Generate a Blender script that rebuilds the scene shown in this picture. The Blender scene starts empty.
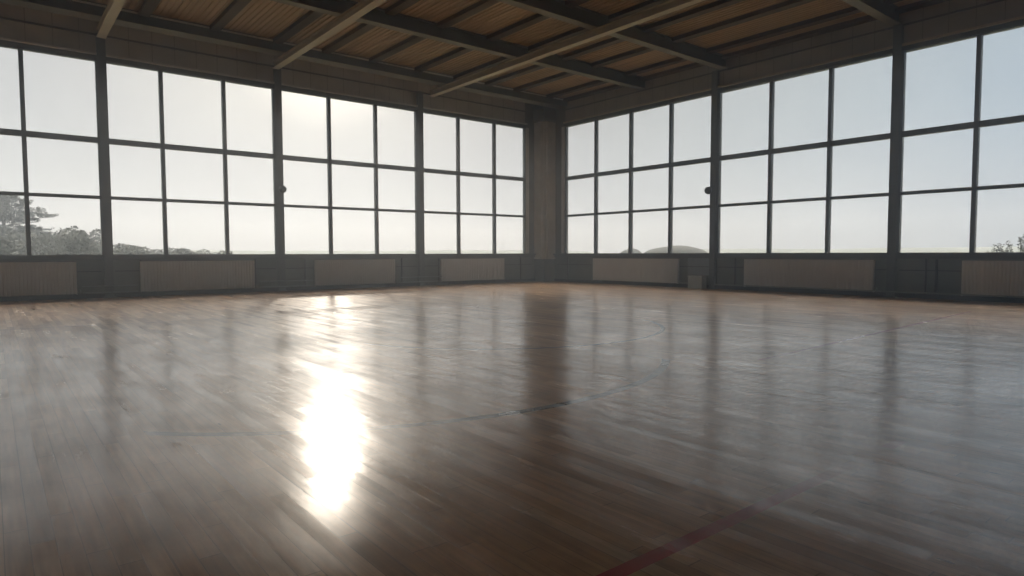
import bpy, bmesh, math, random
from mathutils import Vector, Matrix
random.seed(7)
sc = bpy.context.scene
COL = bpy.data.collections.new('gym'); sc.collection.children.link(COL)

# ------------------------------------------------------------------ materials
def new_mat(name):
    m = bpy.data.materials.new(name); m.use_nodes = True
    nt = m.node_tree
    b = nt.nodes['Principled BSDF']
    return m, nt, b

def N(nt, kind, **kw):
    n = nt.nodes.new(kind)
    for k, v in kw.items():
        if k.startswith('i_'):
            n.inputs[k[2:].replace('_', ' ')].default_value = v
        else:
            setattr(n, k, v)
    return n

def ramp(nt, stops):
    r = nt.nodes.new('ShaderNodeValToRGB')
    el = r.color_ramp.elements
    while len(el) < len(stops): el.new(0.5)
    for e, (p, c) in zip(el, stops):
        e.position = p; e.color = c if len(c) == 4 else (*c, 1)
    return r

def worn(name, c1, c2, rough=0.6, scale=3.0, metallic=0.0, bump=0.0, streak=(1, 1, 1), spec=0.5):
    m, nt, b = new_mat(name)
    tc = N(nt, 'ShaderNodeTexCoord')
    mp = N(nt, 'ShaderNodeMapping'); mp.inputs['Scale'].default_value = streak
    nz = N(nt, 'ShaderNodeTexNoise'); nz.inputs['Scale'].default_value = scale
    nz.inputs['Detail'].default_value = 8; nz.inputs['Roughness'].default_value = 0.65
    rp = ramp(nt, [(0.3, c1), (0.7, c2)])
    nt.links.new(tc.outputs['Object'], mp.inputs[0]); nt.links.new(mp.outputs[0], nz.inputs['Vector'])
    nt.links.new(nz.outputs['Fac'], rp.inputs[0]); nt.links.new(rp.outputs[0], b.inputs['Base Color'])
    b.inputs['Roughness'].default_value = rough; b.inputs['Metallic'].default_value = metallic
    b.inputs['Specular IOR Level'].default_value = spec
    if bump:
        bp = N(nt, 'ShaderNodeBump'); bp.inputs['Strength'].default_value = bump; bp.inputs['Distance'].default_value = 0.02
        nt.links.new(nz.outputs['Fac'], bp.inputs['Height']); nt.links.new(bp.outputs[0], b.inputs['Normal'])
    return m

M = {}
M['steel'] = worn('dark_painted_steel', (0.085, 0.092, 0.093), (0.115, 0.122, 0.122), 0.5, 2.0)
M['frame'] = worn('window_frame_paint', (0.075, 0.077, 0.077), (0.10, 0.102, 0.10), 0.5, 2.0)
M['girder'] = worn('lit_flange_paint', (0.15, 0.135, 0.11), (0.20, 0.18, 0.15), 0.6, 1.5)  # paler than the webs: floor bounce on the undersides put into the colour
M['tie'] = worn('tie_beam_paint', (0.36, 0.30, 0.22), (0.48, 0.40, 0.30), 0.55, 1.5)
M['purlin'] = worn('dark_timber', (0.06, 0.046, 0.036), (0.09, 0.068, 0.052), 0.8, 3.0)
M['concrete'] = worn('grey_concrete', (0.48, 0.465, 0.43), (0.60, 0.58, 0.54), 0.9, 2.0, bump=0.2)
M['dadopanel'] = worn('dado_panel_paint', (0.12, 0.123, 0.115), (0.18, 0.182, 0.17), 0.75, 1.3, bump=0.1)
M['skirting'] = worn('skirting_paint', (0.022, 0.020, 0.018), (0.035, 0.032, 0.028), 0.6, 3.0)
M['radiator'] = worn('radiator_enamel', (0.52, 0.505, 0.48), (0.62, 0.605, 0.575), 0.5, 1.2)
M['pipe'] = worn('pipe_enamel', (0.20, 0.20, 0.18), (0.27, 0.27, 0.25), 0.45, 4)
M['boxpaint'] = worn('junction_box_paint', (0.42, 0.43, 0.385), (0.52, 0.52, 0.475), 0.6, 3)
M['plate'] = worn('blue_grey_plate', (0.20, 0.21, 0.225), (0.25, 0.26, 0.28), 0.6, 2)
M['black'] = worn('dark_plastic', (0.02, 0.02, 0.02), (0.035, 0.035, 0.033), 0.4, 5)
M['bark'] = worn('bark', (0.05, 0.045, 0.04), (0.09, 0.08, 0.07), 0.95, 8)
M['needle'] = worn('pine_foliage', (0.022, 0.028, 0.022), (0.036, 0.044, 0.034), 0.9, 1.5)
M['leaf'] = worn('scrub_foliage', (0.024, 0.028, 0.021), (0.042, 0.046, 0.035), 0.9, 1.5)
M['grass'] = worn('rough_grass', (0.07, 0.08, 0.05), (0.13, 0.13, 0.09), 0.95, 0.3)
M['shore'] = worn('far_shore', (0.06, 0.07, 0.06), (0.09, 0.10, 0.085), 0.95, 0.05)
M['heath'] = worn('dark_heath', (0.02, 0.022, 0.02), (0.035, 0.036, 0.032), 0.95, 0.8)
M['backwall'] = worn('back_wall_paint', (0.66, 0.63, 0.58), (0.74, 0.71, 0.66), 0.9, 0.8)

# upper cladding: concrete panels with joints
def panel_mat(name, axis, c1, c2):
    m, nt, b = new_mat(name)
    g = N(nt, 'ShaderNodeNewGeometry'); sp = N(nt, 'ShaderNodeSeparateXYZ')
    nt.links.new(g.outputs['Position'], sp.inputs[0])
    nz = N(nt, 'ShaderNodeTexNoise'); nz.inputs['Scale'].default_value = 1.1; nz.inputs['Detail'].default_value = 8
    nt.links.new(g.outputs['Position'], nz.inputs['Vector'])
    rp = ramp(nt, [(0.3, c1), (0.7, c2)]); nt.links.new(nz.outputs['Fac'], rp.inputs[0])
    dv = N(nt, 'ShaderNodeMath', operation='DIVIDE'); dv.inputs[1].default_value = 0.58
    nt.links.new(sp.outputs[axis], dv.inputs[0])
    fr = N(nt, 'ShaderNodeMath', operation='FRACT'); nt.links.new(dv.outputs[0], fr.inputs[0])
    lt = N(nt, 'ShaderNodeMath', operation='LESS_THAN'); lt.inputs[1].default_value = 0.035
    nt.links.new(fr.outputs[0], lt.inputs[0])
    mx = N(nt, 'ShaderNodeMix', data_type='RGBA')
    mx.inputs[7].default_value = (c1[0] * .7, c1[1] * .7, c1[2] * .7, 1)
    nt.links.new(lt.outputs[0], mx.inputs[0]); nt.links.new(rp.outputs[0], mx.inputs[6])
    nt.links.new(mx.outputs[2], b.inputs['Base Color']); b.inputs['Roughness'].default_value = 0.9
    return m
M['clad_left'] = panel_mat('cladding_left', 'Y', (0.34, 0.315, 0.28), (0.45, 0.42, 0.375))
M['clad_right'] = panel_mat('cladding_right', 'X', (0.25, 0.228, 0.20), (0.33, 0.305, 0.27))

# ceiling deck: brown boards
def deck_mat():
    m, nt, b = new_mat('roof_deck_boards')
    g = N(nt, 'ShaderNodeNewGeometry')
    mp = N(nt, 'ShaderNodeMapping'); mp.inputs['Scale'].default_value = (0.35, 6.5, 1)
    nt.links.new(g.outputs['Position'], mp.inputs[0])
    nz = N(nt, 'ShaderNodeTexNoise'); nz.inputs['Scale'].default_value = 1.0; nz.inputs['Detail'].default_value = 5
    nt.links.new(mp.outputs[0], nz.inputs['Vector'])
    rp = ramp(nt, [(0.3, (0.36, 0.26, 0.175)), (0.7, (0.54, 0.40, 0.27))])
    nt.links.new(nz.outputs['Fac'], rp.inputs[0]); nt.links.new(rp.outputs[0], b.inputs['Base Color'])
    b.inputs['Roughness'].default_value = 0.85
    return m
M['deck'] = deck_mat()

# glass pane: see-through with a weak mirror
def glass_mat():
    m = bpy.data.materials.new('window_glass'); m.use_nodes = True
    nt = m.node_tree; nt.nodes.clear()
    out = N(nt, 'ShaderNodeOutputMaterial')
    tr = N(nt, 'ShaderNodeBsdfTransparent'); tr.inputs[0].default_value = (0.96, 0.965, 0.96, 1)
    gl = N(nt, 'ShaderNodeBsdfGlossy'); gl.inputs['Roughness'].default_value = 0.02
    fr = N(nt, 'ShaderNodeFresnel'); fr.inputs['IOR'].default_value = 1.25
    mx = N(nt, 'ShaderNodeMixShader')
    nt.links.new(fr.outputs[0], mx.inputs[0]); nt.links.new(tr.outputs[0], mx.inputs[1]); nt.links.new(gl.outputs[0], mx.inputs[2])
    nt.links.new(mx.outputs[0], out.inputs['Surface'])
    return m
M['glass'] = glass_mat()

# ------------------------------------------------------------------ floor material
def floor_mat():
    m, nt, b = new_mat('varnished_strip_floor')
    L = nt.links.new
    g = N(nt, 'ShaderNodeNewGeometry'); sp = N(nt, 'ShaderNodeSeparateXYZ'); L(g.outputs['Position'], sp.inputs[0])
    def mth(op, a, b_=None, c=None):
        n = N(nt, 'ShaderNodeMath', operation=op)
        for i, v in enumerate((a, b_, c)):
            if v is None: continue
            if isinstance(v, (int, float)): n.inputs[i].default_value = v
            else: L(v, n.inputs[i])
        return n.outputs[0]
    X, Y = sp.outputs['X'], sp.outputs['Y']
    # strips run along X, 7 cm wide, random lengths
    row = mth('FLOOR', mth('DIVIDE', Y, 0.085))
    wn = N(nt, 'ShaderNodeTexWhiteNoise', noise_dimensions='1D'); L(row, wn.inputs['W'])
    xo = mth('ADD', mth('DIVIDE', X, 1.1), mth('MULTIPLY', wn.outputs['Value'], 7.3))
    cell = mth('FLOOR', xo)
    cv = N(nt, 'ShaderNodeCombineXYZ'); L(cell, cv.inputs[0]); L(row, cv.inputs[1])
    wn2 = N(nt, 'ShaderNodeTexWhiteNoise', noise_dimensions='2D'); L(cv.outputs[0], wn2.inputs['Vector'])
    tone = ramp(nt, [(0.0, (0.48, 0.265, 0.125)), (0.35, (0.63, 0.37, 0.185)), (0.75, (0.72, 0.44, 0.23)), (1.0, (0.80, 0.53, 0.30))])
    L(wn2.outputs['Value'], tone.inputs[0])
    # grain
    mp = N(nt, 'ShaderNodeMapping'); mp.inputs['Scale'].default_value = (0.8, 14, 1); L(g.outputs['Position'], mp.inputs[0])
    gr = N(nt, 'ShaderNodeTexNoise'); gr.inputs['Scale'].default_value = 2.2; gr.inputs['Detail'].default_value = 6; L(mp.outputs[0], gr.inputs['Vector'])
    grr = ramp(nt, [(0.25, (0.72, 0.72, 0.72)), (0.75, (1.2, 1.2, 1.2))]); L(gr.outputs['Fac'], grr.inputs[0])
    c1 = N(nt, 'ShaderNodeMix', data_type='RGBA', blend_type='MULTIPLY'); c1.inputs[0].default_value = 1
    L(tone.outputs[0], c1.inputs[6]); L(grr.outputs[0], c1.inputs[7])
    # seams between strips and at strip ends
    fy = mth('FRACT', mth('DIVIDE', Y, 0.085)); fx = mth('FRACT', xo)
    seam = mth('MAXIMUM', mth('LESS_THAN', fy, 0.05), mth('LESS_THAN', fx, 0.006))
    # wider joints every so often
    fy2 = mth('FRACT', mth('DIVIDE', Y, 0.68)); seam = mth('MAXIMUM', seam, mth('LESS_THAN', fy2, 0.012))
    c2 = N(nt, 'ShaderNodeMix', data_type='RGBA'); L(mth('MULTIPLY', seam, 0.38), c2.inputs[0]); L(c1.outputs[2], c2.inputs[6])
    c2.inputs[7].default_value = (0.03, 0.02, 0.014, 1)
    # dirt and worn varnish
    dn = N(nt, 'ShaderNodeTexNoise'); dn.inputs['Scale'].default_value = 0.9; dn.inputs['Detail'].default_value = 9; dn.inputs['Roughness'].default_value = 0.68
    L(g.outputs['Position'], dn.inputs['Vector'])
    dr = ramp(nt, [(0.32, (0.62, 0.62, 0.62)), (0.62, (1.1, 1.1, 1.1))]); L(dn.outputs['Fac'], dr.inputs[0])
    c3 = N(nt, 'ShaderNodeMix', data_type='RGBA', blend_type='MULTIPLY'); c3.inputs[0].default_value = 1
    L(c2.outputs[2], c3.inputs[6]); L(dr.outputs[0], c3.inputs[7])
    cur = c3.outputs[2]
    # ---- painted court lines, worn
    wr = N(nt, 'ShaderNodeTexNoise'); wr.inputs['Scale'].default_value = 2.6; wr.inputs['Detail'].default_value = 8; wr.inputs['Roughness'].default_value = 0.75
    L(g.outputs['Position'], wr.inputs['Vector'])
    def paint(cur, mask, col, op):
        mx = N(nt, 'ShaderNodeMix', data_type='RGBA')
        L(mth('MULTIPLY', mask, op), mx.inputs[0]); L(cur, mx.inputs[6]); mx.inputs[7].default_value = (*col, 1)
        return mx.outputs[2]
    def band(v, lo, hi):
        return mth('MULTIPLY', mth('GREATER_THAN', v, lo), mth('LESS_THAN', v, hi))
    def smooth(v, a, b_):
        n = N(nt, 'ShaderNodeMapRange'); n.interpolation_type = 'SMOOTHSTEP'
        L(v, n.inputs[0]); n.inputs[1].default_value = a; n.inputs[2].default_value = b_
        return n.outputs[0]
    wear = smooth(wr.outputs['Fac'], 0.30, 0.52)
    # red sideline, rubbed away towards the far end
    red = band(X, RED_X - 0.037, RED_X + 0.037)
    fade = mth('SUBTRACT', 1.0, smooth(Y, -16.2, -14.9))
    spot = band(Y, -14.62, -14.40)
    near = mth('MULTIPLY', red, mth('MAXIMUM', mth('MULTIPLY', fade, mth('ADD', 0.8, mth('MULTIPLY', wear, 0.2))), mth('MULTIPLY', spot, 0.45)))
    cur = paint(cur, near, (0.46, 0.03, 0.04), 0.97)
    # thin red line near the right-hand wall
    xs = mth('ADD', X, mth('MULTIPLY', mth('ADD', Y, 10.97), 0.0505))
    r2 = mth('MULTIPLY', band(xs, 17.07, 17.13), band(Y, -12.2, -3.4))
    cur = paint(cur, mth('MULTIPLY', r2, smooth(wr.outputs['Fac'], 0.22, 0.45)), (0.30, 0.02, 0.028), 0.95)
    # blue-grey arcs
    def arc(cx, cy, r, w, xmin, ymin, ymax):
        d = mth('SQRT', mth('ADD', mth('POWER', mth('ABSOLUTE', mth('SUBTRACT', X, cx)), 2), mth('POWER', mth('ABSOLUTE', mth('SUBTRACT', Y, cy)), 2)))
        k = band(d, r - w / 2, r + w / 2)
        return mth('MULTIPLY', mth('MULTIPLY', k, mth('GREATER_THAN', X, xmin)), band(Y, ymin, ymax))
    a1 = arc(A1[0], A1[1], A1[2], 0.09, A1[0], -18.1, -12.98)
    cur = paint(cur, mth('MULTIPLY', a1, mth('ADD', 0.35, mth('MULTIPLY', wear, 0.65))), (0.02, 0.06, 0.11), 0.97)
    dark = mth('MULTIPLY', a1, band(Y, -16.1, -15.33))
    cur = paint(cur, dark, (0.018, 0.02, 0.026), 0.9)
    a2 = arc(A2[0], A2[1], A2[2], 0.07, A2[0], -15.0, -9.75)
    cur = paint(cur, mth('MULTIPLY', a2, mth('ADD', 0.3, mth('MULTIPLY', wear, 0.7))), (0.02, 0.055, 0.10), 0.97)
    # dark line across the far part of the hall
    xl = mth('SUBTRACT', X, mth('MULTIPLY', mth('ADD', Y, 18.8), 0.135))
    l3 = mth('MULTIPLY', band(xl, 7.88, 7.95), band(Y, -20, -5.2))
    cur = paint(cur, mth('MULTIPLY', l3, wear), (0.05, 0.035, 0.03), 0.6)
    # scuffs: short dark marks
    sm = N(nt, 'ShaderNodeMapping'); sm.inputs['Scale'].default_value = (1.3, 5.0, 1); sm.inputs['Rotation'].default_value = (0, 0, 0.5)
    L(g.outputs['Position'], sm.inputs[0])
    vo = N(nt, 'ShaderNodeTexVoronoi'); vo.inputs['Scale'].default_value = 0.8; L(sm.outputs[0], vo.inputs['Vector'])
    scuff = mth('LESS_THAN', vo.outputs['Distance'], 0.035)
    cur = paint(cur, scuff, (0.03, 0.022, 0.018), 0.7)
    L(cur, b.inputs['Base Color'])
    # ---- gloss
    rn = N(nt, 'ShaderNodeTexNoise'); rn.inputs['Scale'].default_value = 1.8; rn.inputs['Detail'].default_value = 9; rn.inputs['Roughness'].default_value = 0.7
    mp2 = N(nt, 'ShaderNodeMapping'); mp2.inputs['Scale'].default_value = (0.6, 2.4, 1); L(g.outputs['Position'], mp2.inputs[0]); L(mp2.outputs[0], rn.inputs['Vector'])
    rr = N(nt, 'ShaderNodeMapRange'); L(rn.outputs['Fac'], rr.inputs[0])
    rr.inputs[1].default_value = 0.3; rr.inputs[2].default_value = 0.7; rr.inputs[3].default_value = FL_R0; rr.inputs[4].default_value = FL_R1
    L(mth('ADD', rr.outputs[0], mth('MULTIPLY', wn2.outputs['Value'], 0.05)), b.inputs['Coat Roughness'])
    b.inputs['Coat IOR'].default_value = 1.9
    cw = N(nt, 'ShaderNodeMapRange'); L(dn.outputs['Fac'], cw.inputs[0]); cw.inputs[1].default_value = 0.35; cw.inputs[2].default_value = 0.62; cw.inputs[3].default_value = 0.70; cw.inputs[4].default_value = 1.0
    L(cw.outputs[0], b.inputs['Coat Weight'])
    b.inputs['Roughness'].default_value = 0.42; b.inputs['Specular IOR Level'].default_value = FL_SPEC
    bh = mth('ADD', mth('MULTIPLY', wn2.outputs['Value'], 0.35), mth('MULTIPLY', seam, -0.5))
    bh = mth('ADD', bh, mth('MULTIPLY', rn.outputs['Fac'], 1.4))
    bp = N(nt, 'ShaderNodeBump'); bp.inputs['Strength'].default_value = 0.16; bp.inputs['Distance'].default_value = 0.004
    L(bh, bp.inputs['Height'])
    def vm(op, a, b_):
        n = N(nt, 'ShaderNodeVectorMath', operation=op)
        for i, v in enumerate((a, b_)):
            if isinstance(v, tuple): n.inputs[i].default_value = v
            else: L(v, n.inputs[i])
        return n.outputs[0]
    # every strip sits at a slightly different tilt; the whole floor undulates gently
    t1 = vm('MULTIPLY', vm('SUBTRACT', wn2.outputs['Color'], (0.5, 0.5, 0.5)), (0.010, 0.026, 0.0))
    un = N(nt, 'ShaderNodeTexNoise'); un.inputs['Scale'].default_value = 1.0; un.inputs['Detail'].default_value = 6; un.inputs['Roughness'].default_value = 0.62
    mp3 = N(nt, 'ShaderNodeMapping'); mp3.inputs['Scale'].default_value = (0.55, 3.6, 1); L(g.outputs['Position'], mp3.inputs[0]); L(mp3.outputs[0], un.inputs['Vector'])
    t2 = vm('MULTIPLY', vm('SUBTRACT', un.outputs['Color'], (0.5, 0.5, 0.5)), (0.06, 0.08, 0.0))
    nn = N(nt, 'ShaderNodeVectorMath', operation='NORMALIZE'); L(vm('ADD', bp.outputs[0], vm('ADD', t1, t2)), nn.inputs[0])
    L(nn.outputs[0], b.inputs['Normal']); L(nn.outputs[0], b.inputs['Coat Normal'])
    return m
RED_X = 19.40
A1 = (13.494, -15.350, 3.80)
A2 = (12.36, -12.306, 2.80)
FL_R0, FL_R1, FL_SPEC = 0.12, 0.26, 0.12
M['floor'] = floor_mat()

# ------------------------------------------------------------------ mesh helpers
class MB:
    def __init__(self): self.bm = bmesh.new()
    def box(self, x0, y0, z0, x1, y1, z1):
        vs = [self.bm.verts.new((x, y, z)) for z in (z0, z1) for x, y in ((x0, y0), (x1, y0), (x1, y1), (x0, y1))]
        for f in ((0, 3, 2, 1), (4, 5, 6, 7), (0, 1, 5, 4), (1, 2, 6, 5), (2, 3, 7, 6), (3, 0, 4, 7)):
            self.bm.faces.new([vs[i] for i in f])
        return self
    def tube(self, a, b, r, n=12, r2=None):
        a, b = Vector(a), Vector(b); d = (b - a); q = d.to_track_quat('Z', 'Y'); r2 = r if r2 is None else r2
        ra, rb = [], []
        for i in range(n):
            t = 2 * math.pi * i / n; v = q @ Vector((math.cos(t), math.sin(t), 0))
            ra.append(self.bm.verts.new(a + v * r)); rb.append(self.bm.verts.new(b + v * r2))
        for i in range(n):
            j = (i + 1) % n; self.bm.faces.new((ra[i], ra[j], rb[j], rb[i]))
        self.bm.faces.new(ra[::-1]); self.bm.faces.new(rb)
        return self
    def prism(self, pts, axis, a, b):
        """extrude a closed 2-D outline; axis 0: outline is (y,z) along x; 1: (x,z) along y; 2: (x,y) along z"""
        def mk(p, t):
            return {0: (t, p[0], p[1]), 1: (p[0], t, p[1]), 2: (p[0], p[1], t)}[axis]
        va = [self.bm.verts.new(mk(p, a)) for p in pts]; vb = [self.bm.verts.new(mk(p, b)) for p in pts]
        n = len(pts)
        for i in range(n):
            j = (i + 1) % n; self.bm.faces.new((va[i], va[j], vb[j], vb[i]))
        self.bm.faces.new(va[::-1]); self.bm.faces.new(vb)
        return self
    def build(self, name, mat, parent=None, bevel=0, smooth=False, loc=None):
        bmesh.ops.recalc_face_normals(self.bm, faces=self.bm.faces)
        me = bpy.data.meshes.new(name); self.bm.to_mesh(me); self.bm.free()
        me.materials.append(mat)
        o = bpy.data.objects.new(name, me); COL.objects.link(o)
        if parent: o.parent = parent
        if loc: o.location = loc
        if smooth:
            for p in me.polygons: p.use_smooth = True
        if bevel:
            md = o.modifiers.new('bevel', 'BEVEL'); md.width = bevel; md.segments = 2; md.limit_method = 'ANGLE'
        return o

def empty(name, loc, rz=0):
    o = bpy.data.objects.new(name, None); COL.objects.link(o)
    o.location = loc; o.rotation_euler = (0, 0, rz); o.empty_display_size = 0.2
    return o
def tag(o, label=None, cat=None, group=None, kind=None):
    if label: o['label'] = label
    if cat: o['category'] = cat
    if group: o['group'] = group
    if kind: o['kind'] = kind
    return o
def copy_tree(o, parent=None):
    c = o.copy(); COL.objects.link(c)
    if parent: c.parent = parent
    for ch in list(o.children): copy_tree(ch, c)
    return c

# ------------------------------------------------------------------ dimensions
XE, YE = 32.0, -29.0            # far ends of the hall
SILL, HEAD, T1, T2, CEIL = 1.2, 6.49, 4.33, 2.77, 7.58
POSTS_L = [6.31, 11.55, 16.33, 21.6, 26.8]
MULL_L = [[2.76, 4.53], [8.07, 9.80], [13.16, 14.87], [18.08, 19.85], [23.3, 25.05]]
END_L = 1.17
POSTS_R = [8.46, 13.97, 19.45, 24.95, 30.4]
MULL_R = [[2.97, 4.77, 6.61], [10.38, 12.19], [15.75, 17.6], [21.3, 23.1], [26.8, 28.6]]
END_R = 1.28
T = 0.30                        # wall thickness

# ------------------------------------------------------------------ floor, ceiling
f = MB().box(-T, YE - T, -0.25, XE + T, T, 0.0).build('floor', M['floor']); tag(f, 'varnished strip wood sports floor with worn court lines', None, None, 'structure')

def ceiling():
    pts = [(YE, CEIL + 0.16)]
    pts = []
    y = YE; per = 0.145
    prof = []
    while y < -0.001:
        prof += [(y, CEIL + 0.03), (y + 0.095, CEIL + 0.03), (y + 0.105, CEIL), (y + 0.135, CEIL)]
        y += per
    prof = [p for p in prof if p[0] < 0] + [(0, CEIL + 0.03)]
    outline = prof + [(0, CEIL + 0.25), (YE, CEIL + 0.25)]
    m = MB(); bm = m.bm
    # build as strips, so no giant concave cap is needed
    va = [bm.verts.new((0, p[0], p[1])) for p in prof]; vb = [bm.verts.new((XE, p[0], p[1])) for p in prof]
    for i in range(len(prof) - 1): bm.faces.new((va[i], va[i + 1], vb[i + 1], vb[i]))
    me_o = m
    o = me_o.build('ceiling', M['deck'])
    return o
c = ceiling(); tag(c, 'brown ribbed board ceiling deck', kind='structure')
r = MB().box(-T, YE - T, CEIL + 0.05, XE + T, T, CEIL + 0.35).build('ceiling', M['skirting']); tag(r, 'solid roof slab over the board deck', kind='structure')

# ------------------------------------------------------------------ walls
def wall_window(side):
    """spandrel below the sill, cladding above the head, solid corner strip"""
    L_ = side == 'left'
    end = -YE if L_ else XE
    e0 = (END_L if L_ else END_R) - 0.03
    def bx(m, s0, s1, d0, d1, z0, z1):            # s along the wall, d into the room
        if L_: m.box(d0, -s1, z0, d1, -s0, z1)
        else: m.box(s0, -d1, z0, s1, -d0, z1)
    m = MB(); bx(m, 0, end, -T, 0, 0, SILL - 0.16); bx(m, 0, e0, -.14, 0, SILL - 0.16, CEIL)
    w = m.build('wall_' + side, M['dadopanel']); tag(w, 'dark panelled wall below the %s windows' % side, kind='structure')
    m = MB(); bx(m, e0, end, -.20, 0.0, HEAD + 0.18, CEIL)
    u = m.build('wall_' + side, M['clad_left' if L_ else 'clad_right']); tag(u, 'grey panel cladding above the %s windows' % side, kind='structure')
    # ledge above the windows
    m = MB(); bx(m, e0 - .05, end, -.13, 0.05, HEAD + 0.0, HEAD + 0.12)
    t = m.build('trim_1' if L_ else 'trim_2', M['frame'], bevel=0.01); tag(t, 'dark head frame along the top of the %s windows' % side, kind='structure')
    m = MB(); bx(m, e0 - .05, end, -.13, 0.10, HEAD + 0.122, HEAD + 0.18)
    t = m.build('trim_3' if L_ else 'trim_4', M['concrete'] if L_ else M['tie'], bevel=0.01); tag(t, 'thin pale ledge over the %s windows' % side, kind='structure')
    # upper string course at 7.18
    m = MB(); bx(m, e0, end, 0.0, 0.04, 7.14, 7.19)
    t = m.build('trim_5' if L_ else 'trim_6', M['frame'], bevel=0.005); tag(t, 'narrow dark rail along the upper %s cladding' % side, kind='structure')
    # sill board
    m = MB(); bx(m, 0.62, end, 0.002, 0.14, SILL - 0.075, SILL - 0.012); bx(m, 0.62, end, 0.002, 0.07, SILL - 0.16, SILL - 0.078)
    t = m.build('trim_7' if L_ else 'trim_8', M['steel'], bevel=0.006); tag(t, 'dark sill rail under the %s windows' % side, kind='structure')
    # baseboard
    m = MB(); bx(m, 0.62, end, 0.002, 0.05, 0, 0.12)
    t = m.build('baseboard_' + side, M['skirting'], bevel=0.006); tag(t, 'dark skirting along the %s wall' % side, kind='structure')
    # dado panels: framed recess seams between the posts
    m = MB()
    posts = [0.62] + (POSTS_L if L_ else POSTS_R)
    for a, b_ in zip(posts, posts[1:]):
        bx(m, a + .16, b_ - .16, 0.002, 0.022, 0.72, 0.745)
        for s in (a + 0.80, b_ - 0.80): bx(m, s - .02, s + .02, 0.002, 0.03, 0.12, 1.04)
    t = m.build('trim_9' if L_ else 'trim_10', M['skirting']); tag(t, 'dark cover strips on the %s wall panels' % side, kind='structure')
wall_window('left'); wall_window('right')
w = MB().box(0, YE - T, 0, XE, YE, CEIL).build('wall_back', M['backwall']); tag(w, 'plain wall behind the viewer', kind='structure')
w = MB().box(XE, YE, 0, XE + T, 0, CEIL).build('wall_side', M['backwall']); tag(w, 'plain side wall behind the viewer', kind='structure')

# ------------------------------------------------------------------ windows
def window(n, side, s0, s1, mulls, label):
    L_ = side == 'left'
    org = empty('window_%d' % n, (0, -(s0 + s1) / 2, SILL) if L_ else ((s0 + s1) / 2, 0, SILL))
    tag(org, label, kind='structure')
    ox, oy, oz = org.location
    def bx(m, a, b_, d0, d1, z0, z1):
        if L_: m.box(d0 - ox, -b_ - oy, z0 - oz, d1 - ox, -a - oy, z1 - oz)
        else: m.box(a - ox, -d1 - oy, z0 - oz, b_ - ox, -d0 - oy, z1 - oz)
    m = MB()
    bx(m, s0, s1, -.14, 0, SILL - .16, SILL); bx(m, s0, s1, -.14, 0, HEAD - 0.02, HEAD)
    bx(m, s0, s0 + .03, -.14, 0, SILL, HEAD - .02); bx(m, s1 - .03, s1, -.14, 0, SILL, HEAD - .02)
    m.build('window_frame', M['frame'], org)
    for s in mulls:
        k = MB(); bx(k, s - .05, s + .05, -.135, .015, SILL, HEAD - .02)
        k.build('mullion', M['frame'], org, bevel=0.006)
    k = MB(); bx(k, s0 + .03, s1 - .03, -.12, .0, T1 - .075, T1 + .075); k.build('transom', M['frame'], org)
    k = MB(); bx(k, s0 + .03, s1 - .03, -.10, -.01, T2 - .045, T2 + .045); k.build('transom', M['frame'], org)
    k = MB(); bx(k, s0 + .03, s1 - .03, -.075, -.067, SILL - .02, HEAD - .01); k.build('window_glass', M['glass'], org)
ordn = ['first', 'second', 'third', 'fourth', 'fifth']
n = 1
e = [END_L - .03] + POSTS_L
for i in range(5):
    a = e[i] + (0.1 if i else 0); b_ = e[i + 1] - 0.1
    window(n, 'left', a, b_, MULL_L[i], 'tall gridded window, %s bay left of the corner' % ordn[i]); n += 1
e = [END_R - .03] + POSTS_R
for i in range(5):
    a = e[i] + (0.1 if i else 0); b_ = e[i + 1] - 0.1
    window(n, 'right', a, b_, MULL_R[i], 'tall gridded window, %s bay right of the corner' % ordn[i]); n += 1

# ------------------------------------------------------------------ corner pillar
cp = empty('corner_pillar', (0.0, 0.0, 0)); tag(cp, 'pale grey concrete pillar filling the corner between the two window walls', 'pillar')
A = 0.60
MB().prism([(0.002, -0.002), (0.002, -A - .06), (A - .14, -A - .06), (A - .14, -A + .06), (A - .06, -A + .06), (A - .06, -A + .14), (A + .06, -A + .14), (A + .06, -0.002)], 2, 0.96, 6.74).build('shaft', M['concrete'], cp, bevel=0.012)
MB().box(0.002, -A - .02, 0, A + .02, -0.002, 0.958).build('plinth', M['dadopanel'], cp, bevel=0.01)
MB().box(0.002, -A - .10, 6.742, A + .10, -0.002, 7.25).build('pillar_head', M['dadopanel'], cp, bevel=0.01)
# narrow flat strips beside the pillar
for nm, (x0, y0, x1, y1) in {'left': (0.002, -END_L + .05, 0.05, -END_L + .20), 'right': (END_R - .22, -0.05, END_R - .05, -0.002)}.items():
    MB().box(x0, y0, SILL, x1, y1, HEAD).build('side_strip', M['concrete'], cp, bevel=0.01)

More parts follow.
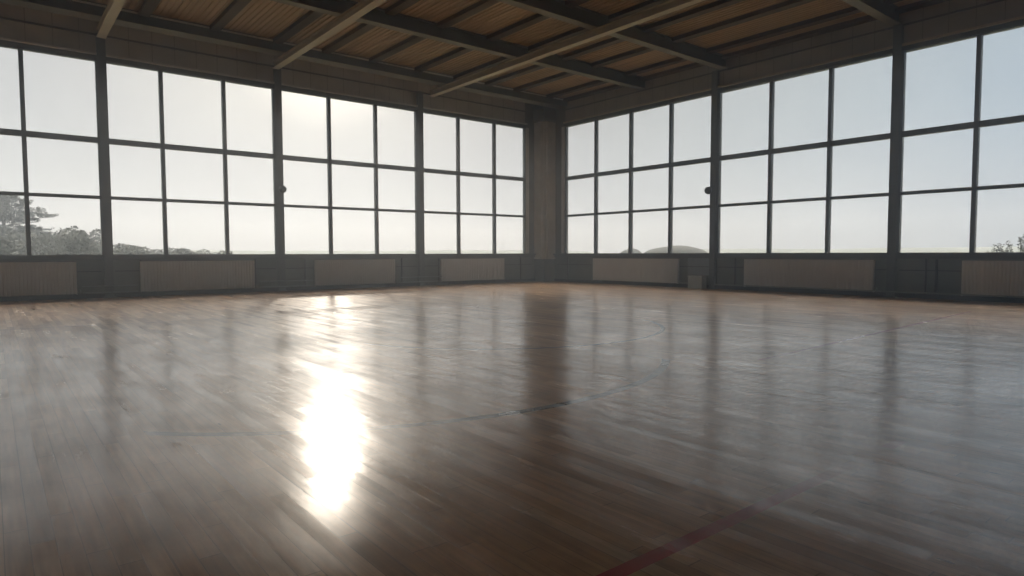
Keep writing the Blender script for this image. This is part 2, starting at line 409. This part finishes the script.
# ------------------------------------------------------------------ steel posts (H section)
def post():
    root = empty('steel_post', (0, 0, 0))
    m = MB(); w, d, t = 0.105, 0.14, 0.02
    H_ = 7.18
    m.box(-w, -d, 0.03, w, -d + t, H_)                 # inner flange (room side = -Y in local frame)
    m.box(-w, -0.004 - t, 0.03, w, -0.004, H_)         # outer flange
    m.box(-0.012, -d + t, 0.03, 0.012, -0.004 - t, H_)
    m.build('post_shaft', M['steel'], root)
    MB().box(-.15, -.20, 0.0, .15, -0.052, 0.03).build('base_plate', M['steel'], root, bevel=0.004)
    return root
def rots(side): return 0 if side == 'right' else math.pi / 2
p0 = post(); first = True
for side, lst in (('left', POSTS_L), ('right', POSTS_R)):
    for i, s in enumerate(lst[:4]):
        p = p0 if first else copy_tree(p0); first = False
        if side == 'left': p.location = (0, -s, 0); p.rotation_euler.z = math.pi / 2
        else: p.location = (s, 0, 0); p.rotation_euler.z = 0
        tag(p, 'dark steel post between windows, %s %s of the corner' % (ordn[i], side), 'post', 'steel posts on the %s window wall' % side)

# ------------------------------------------------------------------ roof girders (parallel to the left wall)
def ibeam(m, axis, c, z0, z1, a, b_, w, tf, tw):
    if axis == 1:
        m.box(c - w / 2, a, z0, c + w / 2, b_, z0 + tf); m.box(c - w / 2, a, z1 - tf, c + w / 2, b_, z1)
        m.box(c - tw / 2, a, z0 + tf, c + tw / 2, b_, z1 - tf)
    else:
        m.box(a, c - w / 2, z0, b_, c + w / 2, z0 + tf); m.box(a, c - w / 2, z1 - tf, b_, c + w / 2, z1)
        m.box(a, c - tw / 2, z0 + tf, b_, c + tw / 2, z1 - tf)
GX = [5.42, 8.75, 13.9, 19.3, 24.9]
GZ = 7.19
for i, x in enumerate(GX):
    g = empty('roof_girder', (x, YE / 2, GZ))
    m = MB(); hy = -YE / 2
    m.box(-.13, -hy + .02, 0, .13, hy - .02, .03); m.build('lower_flange', M['girder'], g, bevel=0.004)  # underside in the paler colour that stands for floor bounce
    m = MB(); m.box(-.05, -hy + .02, .03, .05, hy - .02, CEIL - GZ - 0.03); m.box(-.13, -hy + .02, CEIL - GZ - .03, .13, hy - .02, CEIL - GZ - .002)
    m.build('web', M['steel'], g)
    tag(g, ['dark girder under the ceiling meeting the right wall at its first window', 'dark girder under the ceiling meeting the first post of the right wall',
            'dark girder under the ceiling meeting the second post of the right wall', 'dark girder meeting the third post of the right wall', 'dark girder meeting the fourth post of the right wall'][i], 'girder', 'dark roof girders')
# edge beam along the left wall
g = empty('edge_beam', (1.2, YE / 2, 7.24)); tag(g, 'dark edge beam under the ceiling running along the left window wall', 'beam')
hy = -YE / 2
MB().box(-.20, -hy + .02, 0.02, .20, hy - .03, .336).build('beam_body', M['steel'], g)
MB().box(.202, -hy + .02, .255, .24, hy - .03, .30).build('edge_strip', M['concrete'], g, bevel=0.004)
MB().box(-.24, -hy + .02, 0, .24, hy - .03, .018).build('lower_flange', M['girder'], g)

# tie beams, lighter, below the girders, running from each left post
TY = [-6.02, -11.72, -16.36, -21.6]
for i, y in enumerate(TY):
    t = empty('tie_beam', (0, y, 6.984))
    x0, x1 = 0.42, XE - .02
    m = MB(); m.box(x0, -.11, 0, x1, .11, .02); m.build('lower_flange', M['tie'], t, bevel=0.004)
    m = MB(); m.box(x0, -.035, .02, x1, .035, .185); m.box(x0, -.11, .186, x1, .11, .204); m.build('web', M['tie'], t)
    tag(t, ['pale brown tie beam crossing from the first left-hand post', 'pale brown tie beam crossing from the second left-hand post', 'pale brown tie beam crossing from the third left-hand post', 'pale brown tie beam crossing from the fourth left-hand post'][i], 'beam', 'pale tie beams under the girders')

# purlins between the girders (parallel to the right wall)
PY = [-1.12, -2.82, -4.2, -5.6, -7.2, -8.9, -10.5, -12.0, -13.75, -15.5, -17.2, -18.9, -20.6]
PW = {1: 0}
bays = [(1.42, GX[0] - .14), (GX[0] + .14, GX[1] - .14), (GX[1] + .14, GX[2] - .14), (GX[2] + .14, GX[3] - .14)]
bayn = ['between edge beam and first girder', 'between first and second girders', 'between second and third girders', 'between third and fourth girders']
onm = ['first', 'second', 'third', 'fourth', 'fifth', 'sixth', 'seventh', 'eighth', 'ninth', 'tenth', 'eleventh', 'twelfth', 'thirteenth']
for j, (xa, xb) in enumerate(bays):
    src = MB().box(-(xb - xa) / 2, -.13, 0, (xb - xa) / 2, .13, .118).build('roof_purlin', M['purlin'], bevel=0.006)
    for k, y in enumerate(PY):
        if j == 3 and k > 5: continue
        if j == 2 and k > 9: continue
        o = src if k == 0 else src.copy()
        if k: COL.objects.link(o)
        o.location = ((xa + xb) / 2, y, CEIL - .12)
        tag(o, 'dark ceiling purlin %s, %s from right window wall' % (bayn[j], onm[k]), 'purlin', 'ceiling purlins ' + bayn[j])
# wall plate along the right wall
o = MB().box(0.7, -.30, CEIL - .10, XE - .02, -.004, CEIL - .002).build('wall_plate', M['purlin'], bevel=0.006); tag(o, 'dark timber plate where the ceiling meets the right window wall', 'beam')

# ------------------------------------------------------------------ radiators
def radiator(s0, s1, side, label):
    w = s1 - s0; h0, h1, d = 0.12, 1.0, 0.11
    root = empty('radiator', (0.05, -(s0 + s1) / 2, 0) if side == 'left' else ((s0 + s1) / 2, -0.05, 0), math.pi / 2 if side == 'left' else 0)
    tag(root, label, 'radiator', 'radiators under the %s windows' % side)
    # local: x along, -y into the room
    # fluted front: pitch about 8 cm
    nf = max(8, round(w / 0.082)); p = w / nf; prof = []
    for i in range(nf):
        x = -w / 2 + i * p
        prof += [(x, -d + .012), (x + p * .18, -d), (x + p * .72, -d), (x + p * .90, -d + .012)]
    prof += [(w / 2, -d + .012), (w / 2, -d + .03), (-w / 2, -d + .03)]
    m = MB(); bm = m.bm
    n_ = len(prof)
    va = [bm.verts.new((x, y, h0 + .02)) for x, y in prof]; vb = [bm.verts.new((x, y, h1 - .02)) for x, y in prof]
    for i in range(n_):
        j = (i + 1) % n_; bm.faces.new((va[i], va[j], vb[j], vb[i]))
    bm.faces.new(va[::-1]); bm.faces.new(vb)
    m.build('front_panel', M['radiator'], root)
    m = MB(); m.box(-w / 2 + .02, -.028, h0 + .02, w / 2 - .02, -.012, h1 - .02)
    m.build('back_panel', M['radiator'], root)
    # convector fins between panels
    m = MB()
    for i in range(int(w / 0.10)):
        x = -w / 2 + .06 + i * .10
        m.box(x, -d + .032, h0 + .04, x + .004, -.03, h1 - .04)
    m.build('fin_pack', M['radiator'], root)
    for sx in (-1, 1):
        MB().box(sx * w / 2 - (.0 if sx < 0 else .012), -d + .001, h0, sx * w / 2 + (.012 if sx < 0 else .0), -.01, h1).build('side_cap', M['radiator'], root)
    m = MB()
    m.box(-w / 2 + .013, -d + .001, h1 - .018, w / 2 - .013, -d + .02, h1); m.box(-w / 2 + .013, -.03, h1 - .018, w / 2 - .013, -.01, h1)
    for i in range(int(w / .06)):
        x = -w / 2 + .03 + i * .06; m.box(x, -d + .021, h1 - .012, x + .012, -.031, h1 - .002)
    m.build('top_grille', M['radiator'], root)
    for sx in (-.38, .38):
        m = MB(); m.box(sx * w - .03, -d + .03, 0, sx * w + .03, -.02, .008); m.box(sx * w - .015, -.07, .008, sx * w + .015, -.045, h0 + .018)
        m.build('foot', M['skirting'], root)
    m = MB(); m.tube((w / 2 + .001, -.06, h0 + .06), (w / 2 + .07, -.06, h0 + .06), .013); m.tube((w / 2 + .07, -.06, h0 + .03), (w / 2 + .07, -.06, h0 + .13), .02)
    m.build('valve', M['pipe'], root, smooth=False)
    return root
radiator(2.41, 5.48, 'left', 'grey fluted radiator under the left-hand window nearest the corner')
radiator(7.46, 10.46, 'left', 'grey fluted radiator left of the corner, second along under the left windows')
radiator(12.42, 15.57, 'left', 'grey fluted radiator under the third left window, between two bare wall panels')
radiator(17.08, 20.3, 'left', 'grey fluted radiator cut off by the left edge of the picture')
radiator(3.01, 7.10, 'right', 'grey fluted radiator just right of the corner pillar, beside the small box')
radiator(9.66, 13.55, 'right', 'grey fluted radiator under the middle of the right windows, between two posts')
radiator(15.6, 18.8, 'right', 'grey fluted radiator cut off by the right edge of the picture')

# heating pipes
def pipe(name, pts, r, label, group=None, mat='pipe'):
    m = MB()
    for a, b_ in zip(pts, pts[1:]): m.tube(a, b_, r, 10)
    o = m.build(name, M[mat]); tag(o, label, 'pipe', group); return o
pipe('heating_pipe', [(8.75, -.37, .17), (18.9, -.37, .17)], .016, 'thin pale heating pipe along the foot of the right wall, in front of the post', 'heating pipes')
pipe('heating_pipe', [(7.15, -.12, .16), (7.66, -.12, .16)], .022, 'short pale pipe joining the radiator to the small box on the right wall', 'heating pipes')
for k, z in enumerate((.17, .34)):
    for a, b_, nm in ((5.60, 7.36, 'first and second'), (10.58, 12.32, 'second and third'), (15.68, 16.98, 'third and fourth')):
        pts = [(.36, -a, z), (.36, -b_, z)]
        pipe('heating_pipe', [(.385, -a, z), (.385, -b_, z)], .014, '%s thin pipe between the %s radiators left of the corner' % (('lower', 'upper')[k], nm), 'heating pipes', 'plate')

# small box and plate beside the first right-hand post
b = empty('junction_box', (8.06, -0.24, 0)); tag(b, 'small pale grey box on the floor beside the first right-hand post', 'box')
MB().box(-.37, -.14, 0.0, .19, .14, .40).build('box_body', M['boxpaint'], b, bevel=0.012)
MB().box(-.385, -.155, .402, .20, .145, .43).build('box_lid', M['boxpaint'], b, bevel=0.008)
pl = empty('wall_plate_cover', (7.98, 0, 0.45)); tag(pl, 'blue-grey metal cover panel on the wall just above the small box', 'panel')
MB().box(-.50, -.10, .0, .36, -.034, .57).build('cover_plate', M['plate'], pl, bevel=0.006)
MB().box(-.50, -.112, .27, .36, -.101, .30).build('seam_strip', M['steel'], pl)
# dark riser on the right wall
o = MB().tube((15.02, -.06, .13), (15.02, -.06, 1.03), .035).build('riser_pipe', M['skirting']); tag(o, 'dark vertical riser pipe on the right wall between post and last radiator', 'pipe')

# round fittings on two posts
def globe(loc, label, off):
    root = empty('round_fitting', loc); tag(root, label, 'wall lamp', 'dark round fittings on the posts')
    bm = bmesh.new(); bmesh.ops.create_uvsphere(bm, u_segments=24, v_segments=16, radius=.125, matrix=Matrix.Translation(off))
    m = MB(); m.bm.free(); m.bm = bm; m.build('lamp_globe', M['black'], root, smooth=True)
    m = MB(); v = Vector(off); m.tube((0, 0, 0), v * 0.55, .045); m.build('bracket', M['steel'], root)
    return root
globe((0.145, -11.53, 3.27), 'dark round fitting on the second left-hand post, against the bright window', (0.13, 0.0, 0))
globe((8.38, -0.145, 3.27), 'dark round fitting on the first right-hand post', (0.0, -0.13, 0))

# ------------------------------------------------------------------ outdoors
o = MB().box(-90, -60, -0.9, -T - .001, 60, -0.35).build('ground', M['grass']); tag(o, 'rough grass outside the left windows', kind='structure')
o = MB().box(-T - .001, T + .001, -0.9, 60, 60, -0.35).build('ground', M['grass']); tag(o, 'rough grass outside the right windows', kind='structure')
ms = worn('sea_water', (0.12, 0.14, 0.15), (0.16, 0.18, 0.19), 0.25, 0.3)
o = MB().box(-600, -300, -6, 400, 700, -4).build('sea', ms); tag(o, 'calm grey sea beyond the shore', kind='structure')

def ridge(name, pts, h, depth, mat, label, seed, z0=-4.2):
    rnd = random.Random(seed)
    (x0, y0), (x1, y1) = pts; n_ = 60
    m = MB(); bm = m.bm; rows = []
    d = Vector((x1 - x0, y1 - y0)).normalized(); nrm = Vector((-d.y, d.x))
    ph = [rnd.uniform(0, 6) for _ in range(4)]
    for i in range(n_ + 1):
        t = i / n_; hh = h(t) + 0.10 * h(t) * (math.sin(9 * t + ph[0]) * .5 + math.sin(23 * t + ph[1]) * .3)
        c_ = Vector((x0 + (x1 - x0) * t, y0 + (y1 - y0) * t)); row = []
        for k in range(-4, 5):
            u = k / 4; q = c_ + nrm * depth * u
            row.append(bm.verts.new((q.x, q.y, z0 + (hh - z0) * max(0, 1 - u * u))))
        rows.append(row)
    for a, b_ in zip(rows, rows[1:]):
        for k in range(8): bm.faces.new((a[k], a[k + 1], b_[k + 1], b_[k]))
    o = m.build(name, M[mat], smooth=True); tag(o, label, kind='structure'); return o
CAM = Vector((20.984, -18.869))
def at(dx, dy, dist): return (CAM.x + dx * dist, CAM.y + dy * dist)
# low distant coast seen over the right windows' sills
ridge('distant_coast', (at(-.60, .80, 215), at(.0, 1.0, 190)), lambda t: 2.4, 14, 'shore', 'faint low coastline on the horizon right of the corner', 3)
ridge('distant_coast', (at(-.98, .20, 190), at(-.70, .714, 215)), lambda t: 2.1, 14, 'shore', 'faint low coastline on the horizon left of the corner', 4)
# mound beyond the first right-hand window
def mound(cx, cy, rx, ry, top, label, rz):
    bm = bmesh.new(); bmesh.ops.create_uvsphere(bm, u_segments=40, v_segments=20, radius=1)
    rnd = random.Random(5)
    for v in bm.verts:
        x, y, z = v.co; z = max(z, -.1)
        s = abs(z) ** 0.13 if z > 0 else -.1
        wob = 1 + .008 * math.sin(x * 5 + 1)
        v.co = (x * rx, y * ry, s * (top + 4.2) * wob)
    m = MB(); m.bm.free(); m.bm = bm
    o = m.build('grassy_mound', M['heath'], smooth=True, loc=(cx, cy, -4.2)); o.rotation_euler.z = rz
    tag(o, label, 'hill', 'low dark mounds beyond the right windows'); return o
x, y = at(-.598, .8015, 58); mound(x, y, 3.05, 2.0, 1.82, 'broad low dark mound seen through the first right-hand window', .65)
x, y = at(-.650, .760, 62); mound(x, y, 1.3, 1.2, 1.62, 'small low dark mound left of the broad one, beyond the right-hand window', .3)

# vegetation ------------------------------------------------------
def leaf_cloud(bm, centre, rad, n_, size, rnd, flat=1.0):
    for _ in range(n_):
        while True:
            v = Vector((rnd.uniform(-1, 1), rnd.uniform(-1, 1), rnd.uniform(-1, 1)))
            if .15 < v.length < 1: break
        v = v.normalized() * (v.length ** .45)
        p = Vector(centre) + Vector((v.x * rad[0], v.y * rad[1], v.z * rad[2] * flat))
        a = Vector((rnd.gauss(0, 1), rnd.gauss(0, 1), rnd.gauss(0, .6))).normalized()
        b_ = a.orthogonal().normalized(); b_.rotate(Matrix.Rotation(rnd.uniform(0, 6.28), 3, a))
        s = size * rnd.uniform(.6, 1.3)
        vs = [bm.verts.new(p + a * s), bm.verts.new(p + b_ * s * .45), bm.verts.new(p - a * s), bm.verts.new(p - b_ * s * .45)]
        bm.faces.new(vs)
def shrub_mesh(seed, n_=2600, mat='leaf', size=.13):
    """unit shrub: about 1 high, 1.3 across"""
    rnd = random.Random(seed); m = MB()
    for _ in range(9):
        c_ = (rnd.uniform(-.42, .42), rnd.uniform(-.42, .42), rnd.uniform(.25, .72)); r_ = rnd.uniform(.22, .34)
        leaf_cloud(m.bm, c_, (r_, r_, r_ * .9), n_ // 9, size * .35, rnd)
    o = m.build('foliage', M[mat]); return o.data, o
def shrub(loc, sx, h, seed, label, group, dens=2600, mat='leaf'):
    root = empty('shrub', loc); tag(root, label, 'shrub', group)
    me, fo = shrub_mesh(seed, dens, mat); fo.parent = root; fo.scale = (sx, sx, h / max(v.co.z for v in me.vertices) * 1.02)
    st = MB(); rnd = random.Random(seed + 50)
    for _ in range(5):
        st.tube((rnd.uniform(-.1, .1), rnd.uniform(-.1, .1), 0), (rnd.uniform(-.5, .5) * sx, rnd.uniform(-.5, .5) * sx, h * .75), .05, 6, .02)
    st.build('stems', M['bark'], root)
    return root
def ray_dir(px):
    ang = math.atan((px - 512) / 643.54); yaw = -0.8902158
    a = yaw + ang; return math.sin(a), math.cos(a)
# hedge of scrub falling away to the right beyond the left windows
prof = [(-22, 231), (2, 230), (24, 229), (42, 233), (57, 231), (72, 226), (84, 228), (95, 236), (108, 241), (122, 242), (136, 244), (151, 245.5), (168, 246.5), (186, 247.5), (206, 248.5), (226, 249.5)]
for i, (px, py) in enumerate(prof):
    D = 48 + (0, 9, 18, 4.5, 13.5)[i % 5] + i * 0.5
    dx, dy = ray_dir(px); x, y = CAM.x + dx * D, CAM.y + dy * D
    cosf = dx * math.sin(-.8902158) + dy * math.cos(-.8902158)
    top = 1.2 + (253.5 - py) / 643.5 * D * cosf
    z0 = -.36; h = (top - z0) / 1.0
    lab = 'hazy scrub bush %s beyond the left windows' % (['at the left edge of the row', 'second from the left in the row', 'third from the left, under the pine', 'fourth from the left, by the pine', 'fifth from the left in the row', 'sixth from the left, tall', 'seventh from the left, beside the tall one', 'eighth from the left in the row', 'ninth from the left in the row', 'tenth from the left in the row', 'eleventh from the left in the row', 'twelfth from the left, low', 'thirteenth from the left, low', 'fourteenth from the left, very low', 'second last to the right, very low', 'at the far right end, lowest'][i])
    shrub((x, y, z0), 2.45, h, 100 + i, lab, 'scrub bushes beyond the left windows')
# wind-shaped pine
def pine(loc, H_, label, mirror=1):
    root = empty('pine_tree', loc); tag(root, label, 'tree')
    side = Vector((-ray_dir(20)[1], ray_dir(20)[0], 0)) * -1     # to the right as seen from the hall
    rnd = random.Random(11)
    tr = MB(); pts = [Vector((0, 0, 0)), Vector((0, 0, H_ * .35)) - side * .3, Vector((0, 0, H_ * .7)) - side * .1, Vector((0, 0, H_ * .96)) + side * .2]
    for i in range(3): tr.tube(pts[i], pts[i + 1], .26 - .07 * i, 8, .19 - .07 * i)
    fol = MB()
    # (height fraction, reach to the right (m), to the left (m), thickness)
    for hf, rr, rl, th in ((.97, 0.7, 1.2, .28), (.90, 1.7, 2.3, .42), (.82, 2.3, 2.8, .42), (.73, 3.4, 3.2, .34), (.665, 2.3, 3.2, .34), (.56, 2.9, 2.6, .26), (.50, 3.9, 2.9, .30), (.44, 3.4, 2.4, .22)):
        z = H_ * hf
        for sgn, reach in ((1, rr), (-1, rl)):
            tip = Vector((0, 0, z)) + side * sgn * reach
            tr.tube((0, 0, z - .5), tip * 1.0 + Vector((0, 0, -.12)), .06, 6, .02)
            n_ = max(3, int(reach / .30))
            for k in range(n_):
                t = (k + rnd.uniform(.3, .95)) / n_; c_ = Vector((0, 0, z + .10 * math.sin(5 * t))) + side * sgn * reach * t + Vector((rnd.uniform(-.5, .5), rnd.uniform(-.5, .5), rnd.uniform(-.22, .16)))
                q = rnd.uniform(.24, .52) * (1.1 - .45 * t)
                leaf_cloud(fol.bm, c_, (q * 1.25, q * 1.25, th * rnd.uniform(.5, 1.1) * (1.1 - .6 * t)), int(230 * q / .5), .075, rnd)
                for w_ in range(2): leaf_cloud(fol.bm, c_ + Vector((rnd.uniform(-.5, .5), rnd.uniform(-.5, .5), rnd.uniform(0, .28))), (.16, .16, .09), 22, .06, rnd)
        for k in range(4):       # some depth along the line of sight
            a = rnd.uniform(0, 6.28); c_ = Vector((math.cos(a) * rr * .45, math.sin(a) * rr * .45, z))
            leaf_cloud(fol.bm, c_, (.6, .6, th), 150, .085, rnd)
    tr.build('trunk', M['bark'], root); fol.build('foliage', M['needle'], root)
dx, dy = ray_dir(8); D = 72
pine((CAM.x + dx * D, CAM.y + dy * D, -.36), 6.95, 'hazy wind-shaped pine with flat branches beyond the window at the left edge')
# two thin bushes near the right end
def twiggy(px, py, D, w, label, seed):
    dx, dy = ray_dir(px); x, y = CAM.x + dx * D, CAM.y + dy * D
    cosf = dx * math.sin(-.8902158) + dy * math.cos(-.8902158)
    top = 1.2 + (253 - py) / 643.5 * D * cosf; z0 = -.36; h = top - z0
    root = empty('sapling', (x, y, z0)); tag(root, label, 'bush', 'thin bushes outside the right-hand windows')
    rnd = random.Random(seed); st = MB(); fo = MB()
    for k in range(9):
        a = rnd.uniform(0, 6.28); r_ = rnd.uniform(.2, 1) * w; hh = h * (1 - .42 * (r_ / w) ** 2) * rnd.uniform(.9, 1)
        p0_ = Vector((0, 0, 0)); p1 = Vector((math.cos(a) * r_ * .5, math.sin(a) * r_ * .5, hh * .55)); p2 = Vector((math.cos(a) * r_, math.sin(a) * r_, hh))
        st.tube(p0_, p1, .022, 5, .014); st.tube(p1, p2, .014, 5, .006)
        for q in range(7):
            c_ = p1.lerp(p2, (q + 1) / 7); leaf_cloud(fo.bm, c_, (.10, .10, .07), 9, .05, rnd)
    st.build('stems', M['bark'], root); fo.build('foliage', M['leaf'], root)
twiggy(997, 239, 34, .42, 'small thin bush outside the right-hand window, further from the frame edge', 21)
twiggy(1020, 231, 31, .60, 'larger thin bush cut off by the right edge of the picture', 22)

# ------------------------------------------------------------------ haze in the air
hm = bpy.data.materials.new('sea_haze'); hm.use_nodes = True; nt = hm.node_tree; nt.nodes.clear()
out = N(nt, 'ShaderNodeOutputMaterial'); vs = N(nt, 'ShaderNodeVolumeScatter')
vs.inputs['Color'].default_value = (0.86, 0.93, 1.0, 1); vs.inputs['Density'].default_value = 0.0034; vs.inputs['Anisotropy'].default_value = 0.72
nt.links.new(vs.outputs[0], out.inputs['Volume'])
hz = MB().box(-260, -120, -3.9, 120, 230, 13).build('sea_haze', hm); tag(hz, 'thin bright mist hanging in the air', 'haze', None, 'stuff')

dm = hm.copy(); dm.name = 'veil_haze'  # extra indoor haze, added to lift the darks like veiling glare
[n_ for n_ in dm.node_tree.nodes if n_.type == 'VOLUME_SCATTER'][0].inputs['Density'].default_value = 0.0095
da = MB().box(-.18, YE - .15, -.12, XE + .15, .18, CEIL + .2).build('veil_haze', dm); tag(da, 'faint haze added in the hall to veil dark surfaces', 'haze', None, 'stuff')

# ------------------------------------------------------------------ sun and sky
SUN_EL = math.radians(18.0)
sx, sy = -0.91834824, 0.39577331
sdir = Vector((sx * math.cos(SUN_EL), sy * math.cos(SUN_EL), math.sin(SUN_EL)))
sl = bpy.data.lights.new('sun', 'SUN'); sl.energy = 0.22; sl.angle = math.radians(2.2); sl.color = (1.0, 0.90, 0.78)
so = bpy.data.objects.new('sun', sl); COL.objects.link(so); so.rotation_euler = sdir.to_track_quat('Z', 'Y').to_euler(); so.location = sdir * 50

w = bpy.data.worlds.new('sky'); sc.world = w; w.use_nodes = True; nt = w.node_tree; nt.nodes.clear()
out = N(nt, 'ShaderNodeOutputWorld'); bg = N(nt, 'ShaderNodeBackground')
tc = N(nt, 'ShaderNodeTexCoord'); nrm = N(nt, 'ShaderNodeVectorMath', operation='NORMALIZE'); nt.links.new(tc.outputs['Generated'], nrm.inputs[0])
dt = N(nt, 'ShaderNodeVectorMath', operation='DOT_PRODUCT'); nt.links.new(nrm.outputs[0], dt.inputs[0]); dt.inputs[1].default_value = sdir
sp = N(nt, 'ShaderNodeSeparateXYZ'); nt.links.new(nrm.outputs[0], sp.inputs[0])
# angle to the sun -> brightness and whiteness
ac = N(nt, 'ShaderNodeMath', operation='ARCCOSINE'); nt.links.new(dt.outputs['Value'], ac.inputs[0])
r1 = ramp(nt, [(0.0, (2.2, 2.0, 1.8)), (0.022, (0.85, 0.81, 0.75)), (0.045, (0.54, 0.53, 0.51)), (0.10, (0.41, 0.415, 0.42)), (0.20, (0.335, 0.365, 0.385)), (0.33, (0.215, 0.28, 0.355)), (0.55, (0.16, 0.23, 0.31)), (1.0, (0.45, 0.56, 0.70))])
dv = N(nt, 'ShaderNodeMath', operation='DIVIDE'); dv.inputs[1].default_value = math.pi; nt.links.new(ac.outputs[0], dv.inputs[0]); nt.links.new(dv.outputs[0], r1.inputs[0])
# pale haze band on the horizon
hzr = N(nt, 'ShaderNodeMapRange'); hzr.interpolation_type = 'SMOOTHSTEP'; nt.links.new(sp.outputs['Z'], hzr.inputs[0])
hzr.inputs[1].default_value = 0.0; hzr.inputs[2].default_value = 0.22; hzr.inputs[3].default_value = 0.75; hzr.inputs[4].default_value = 0.0
r2 = ramp(nt, [(0.0, (0.54, 0.54, 0.535)), (0.25, (0.40, 0.415, 0.435)), (0.40, (0.13, 0.17, 0.22)), (1.0, (0.50, 0.56, 0.64))])
nt.links.new(dv.outputs[0], r2.inputs[0])
mx = N(nt, 'ShaderNodeMix', data_type='RGBA'); nt.links.new(hzr.outputs[0], mx.inputs[0]); nt.links.new(r1.outputs[0], mx.inputs[6]); nt.links.new(r2.outputs[0], mx.inputs[7])
# faint thin cloud
cn = N(nt, 'ShaderNodeTexNoise'); cn.inputs['Scale'].default_value = 2.2; cn.inputs['Detail'].default_value = 5
mpc = N(nt, 'ShaderNodeMapping'); mpc.inputs['Scale'].default_value = (1, 1, 2.5); nt.links.new(nrm.outputs[0], mpc.inputs[0]); nt.links.new(mpc.outputs[0], cn.inputs['Vector'])
cr = ramp(nt, [(0.35, (0.97, 0.97, 0.98)), (0.65, (1.04, 1.035, 1.02))]); nt.links.new(cn.outputs['Fac'], cr.inputs[0])
ml = N(nt, 'ShaderNodeMix', data_type='RGBA', blend_type='MULTIPLY'); ml.inputs[0].default_value = 1; nt.links.new(mx.outputs[2], ml.inputs[6]); nt.links.new(cr.outputs[0], ml.inputs[7])
wm = N(nt, 'ShaderNodeMapRange'); wm.interpolation_type = 'SMOOTHSTEP'; nt.links.new(sp.outputs['Z'], wm.inputs[0])
wm.inputs[1].default_value = 0.40; wm.inputs[2].default_value = 0.75
wx = N(nt, 'ShaderNodeMix', data_type='RGBA'); nt.links.new(wm.outputs[0], wx.inputs[0]); nt.links.new(ml.outputs[2], wx.inputs[6]); wx.inputs[7].default_value = (0.44, 0.405, 0.36, 1)
nt.links.new(wx.outputs[2], bg.inputs['Color'])
hi = N(nt, 'ShaderNodeMapRange'); hi.interpolation_type = 'SMOOTHSTEP'; nt.links.new(sp.outputs['Z'], hi.inputs[0])
hi.inputs[1].default_value = 0.40; hi.inputs[2].default_value = 0.75; hi.inputs[3].default_value = 1.0; hi.inputs[4].default_value = 12.5
nt.links.new(hi.outputs[0], bg.inputs['Strength'])
nt.links.new(bg.outputs[0], out.inputs['Surface'])

# ------------------------------------------------------------------ camera
cd = bpy.data.cameras.new('camera'); cam = bpy.data.objects.new('camera', cd); COL.objects.link(cam); sc.camera = cam
F_PX, YAW, PITCH, ROLL = 643.5428, -0.8902157629, -0.0536098291, -0.0023780677
fw = Vector((math.sin(YAW) * math.cos(PITCH), math.cos(YAW) * math.cos(PITCH), math.sin(PITCH)))
rt = Vector((math.cos(YAW), -math.sin(YAW), 0)); up = rt.cross(fw)
r_ = rt * math.cos(ROLL) + up * math.sin(ROLL); u_ = up * math.cos(ROLL) - rt * math.sin(ROLL)
cam.matrix_world = Matrix(((r_.x, u_.x, -fw.x, 20.98451), (r_.y, u_.y, -fw.y, -18.86910), (r_.z, u_.z, -fw.z, 1.2), (0, 0, 0, 1)))
cd.sensor_width = 36; cd.lens = F_PX * 36 / 1024; cd.clip_end = 3000

vsn = sc.view_settings; vsn.view_transform = 'Standard'; vsn.look = 'None'; vsn.gamma = 1; vsn.use_curve_mapping = False; vsn.exposure = 0.95
sc.cycles.use_denoising = True
sc.cycles.max_bounces = 10; sc.cycles.diffuse_bounces = 5; sc.cycles.transparent_max_bounces = 16
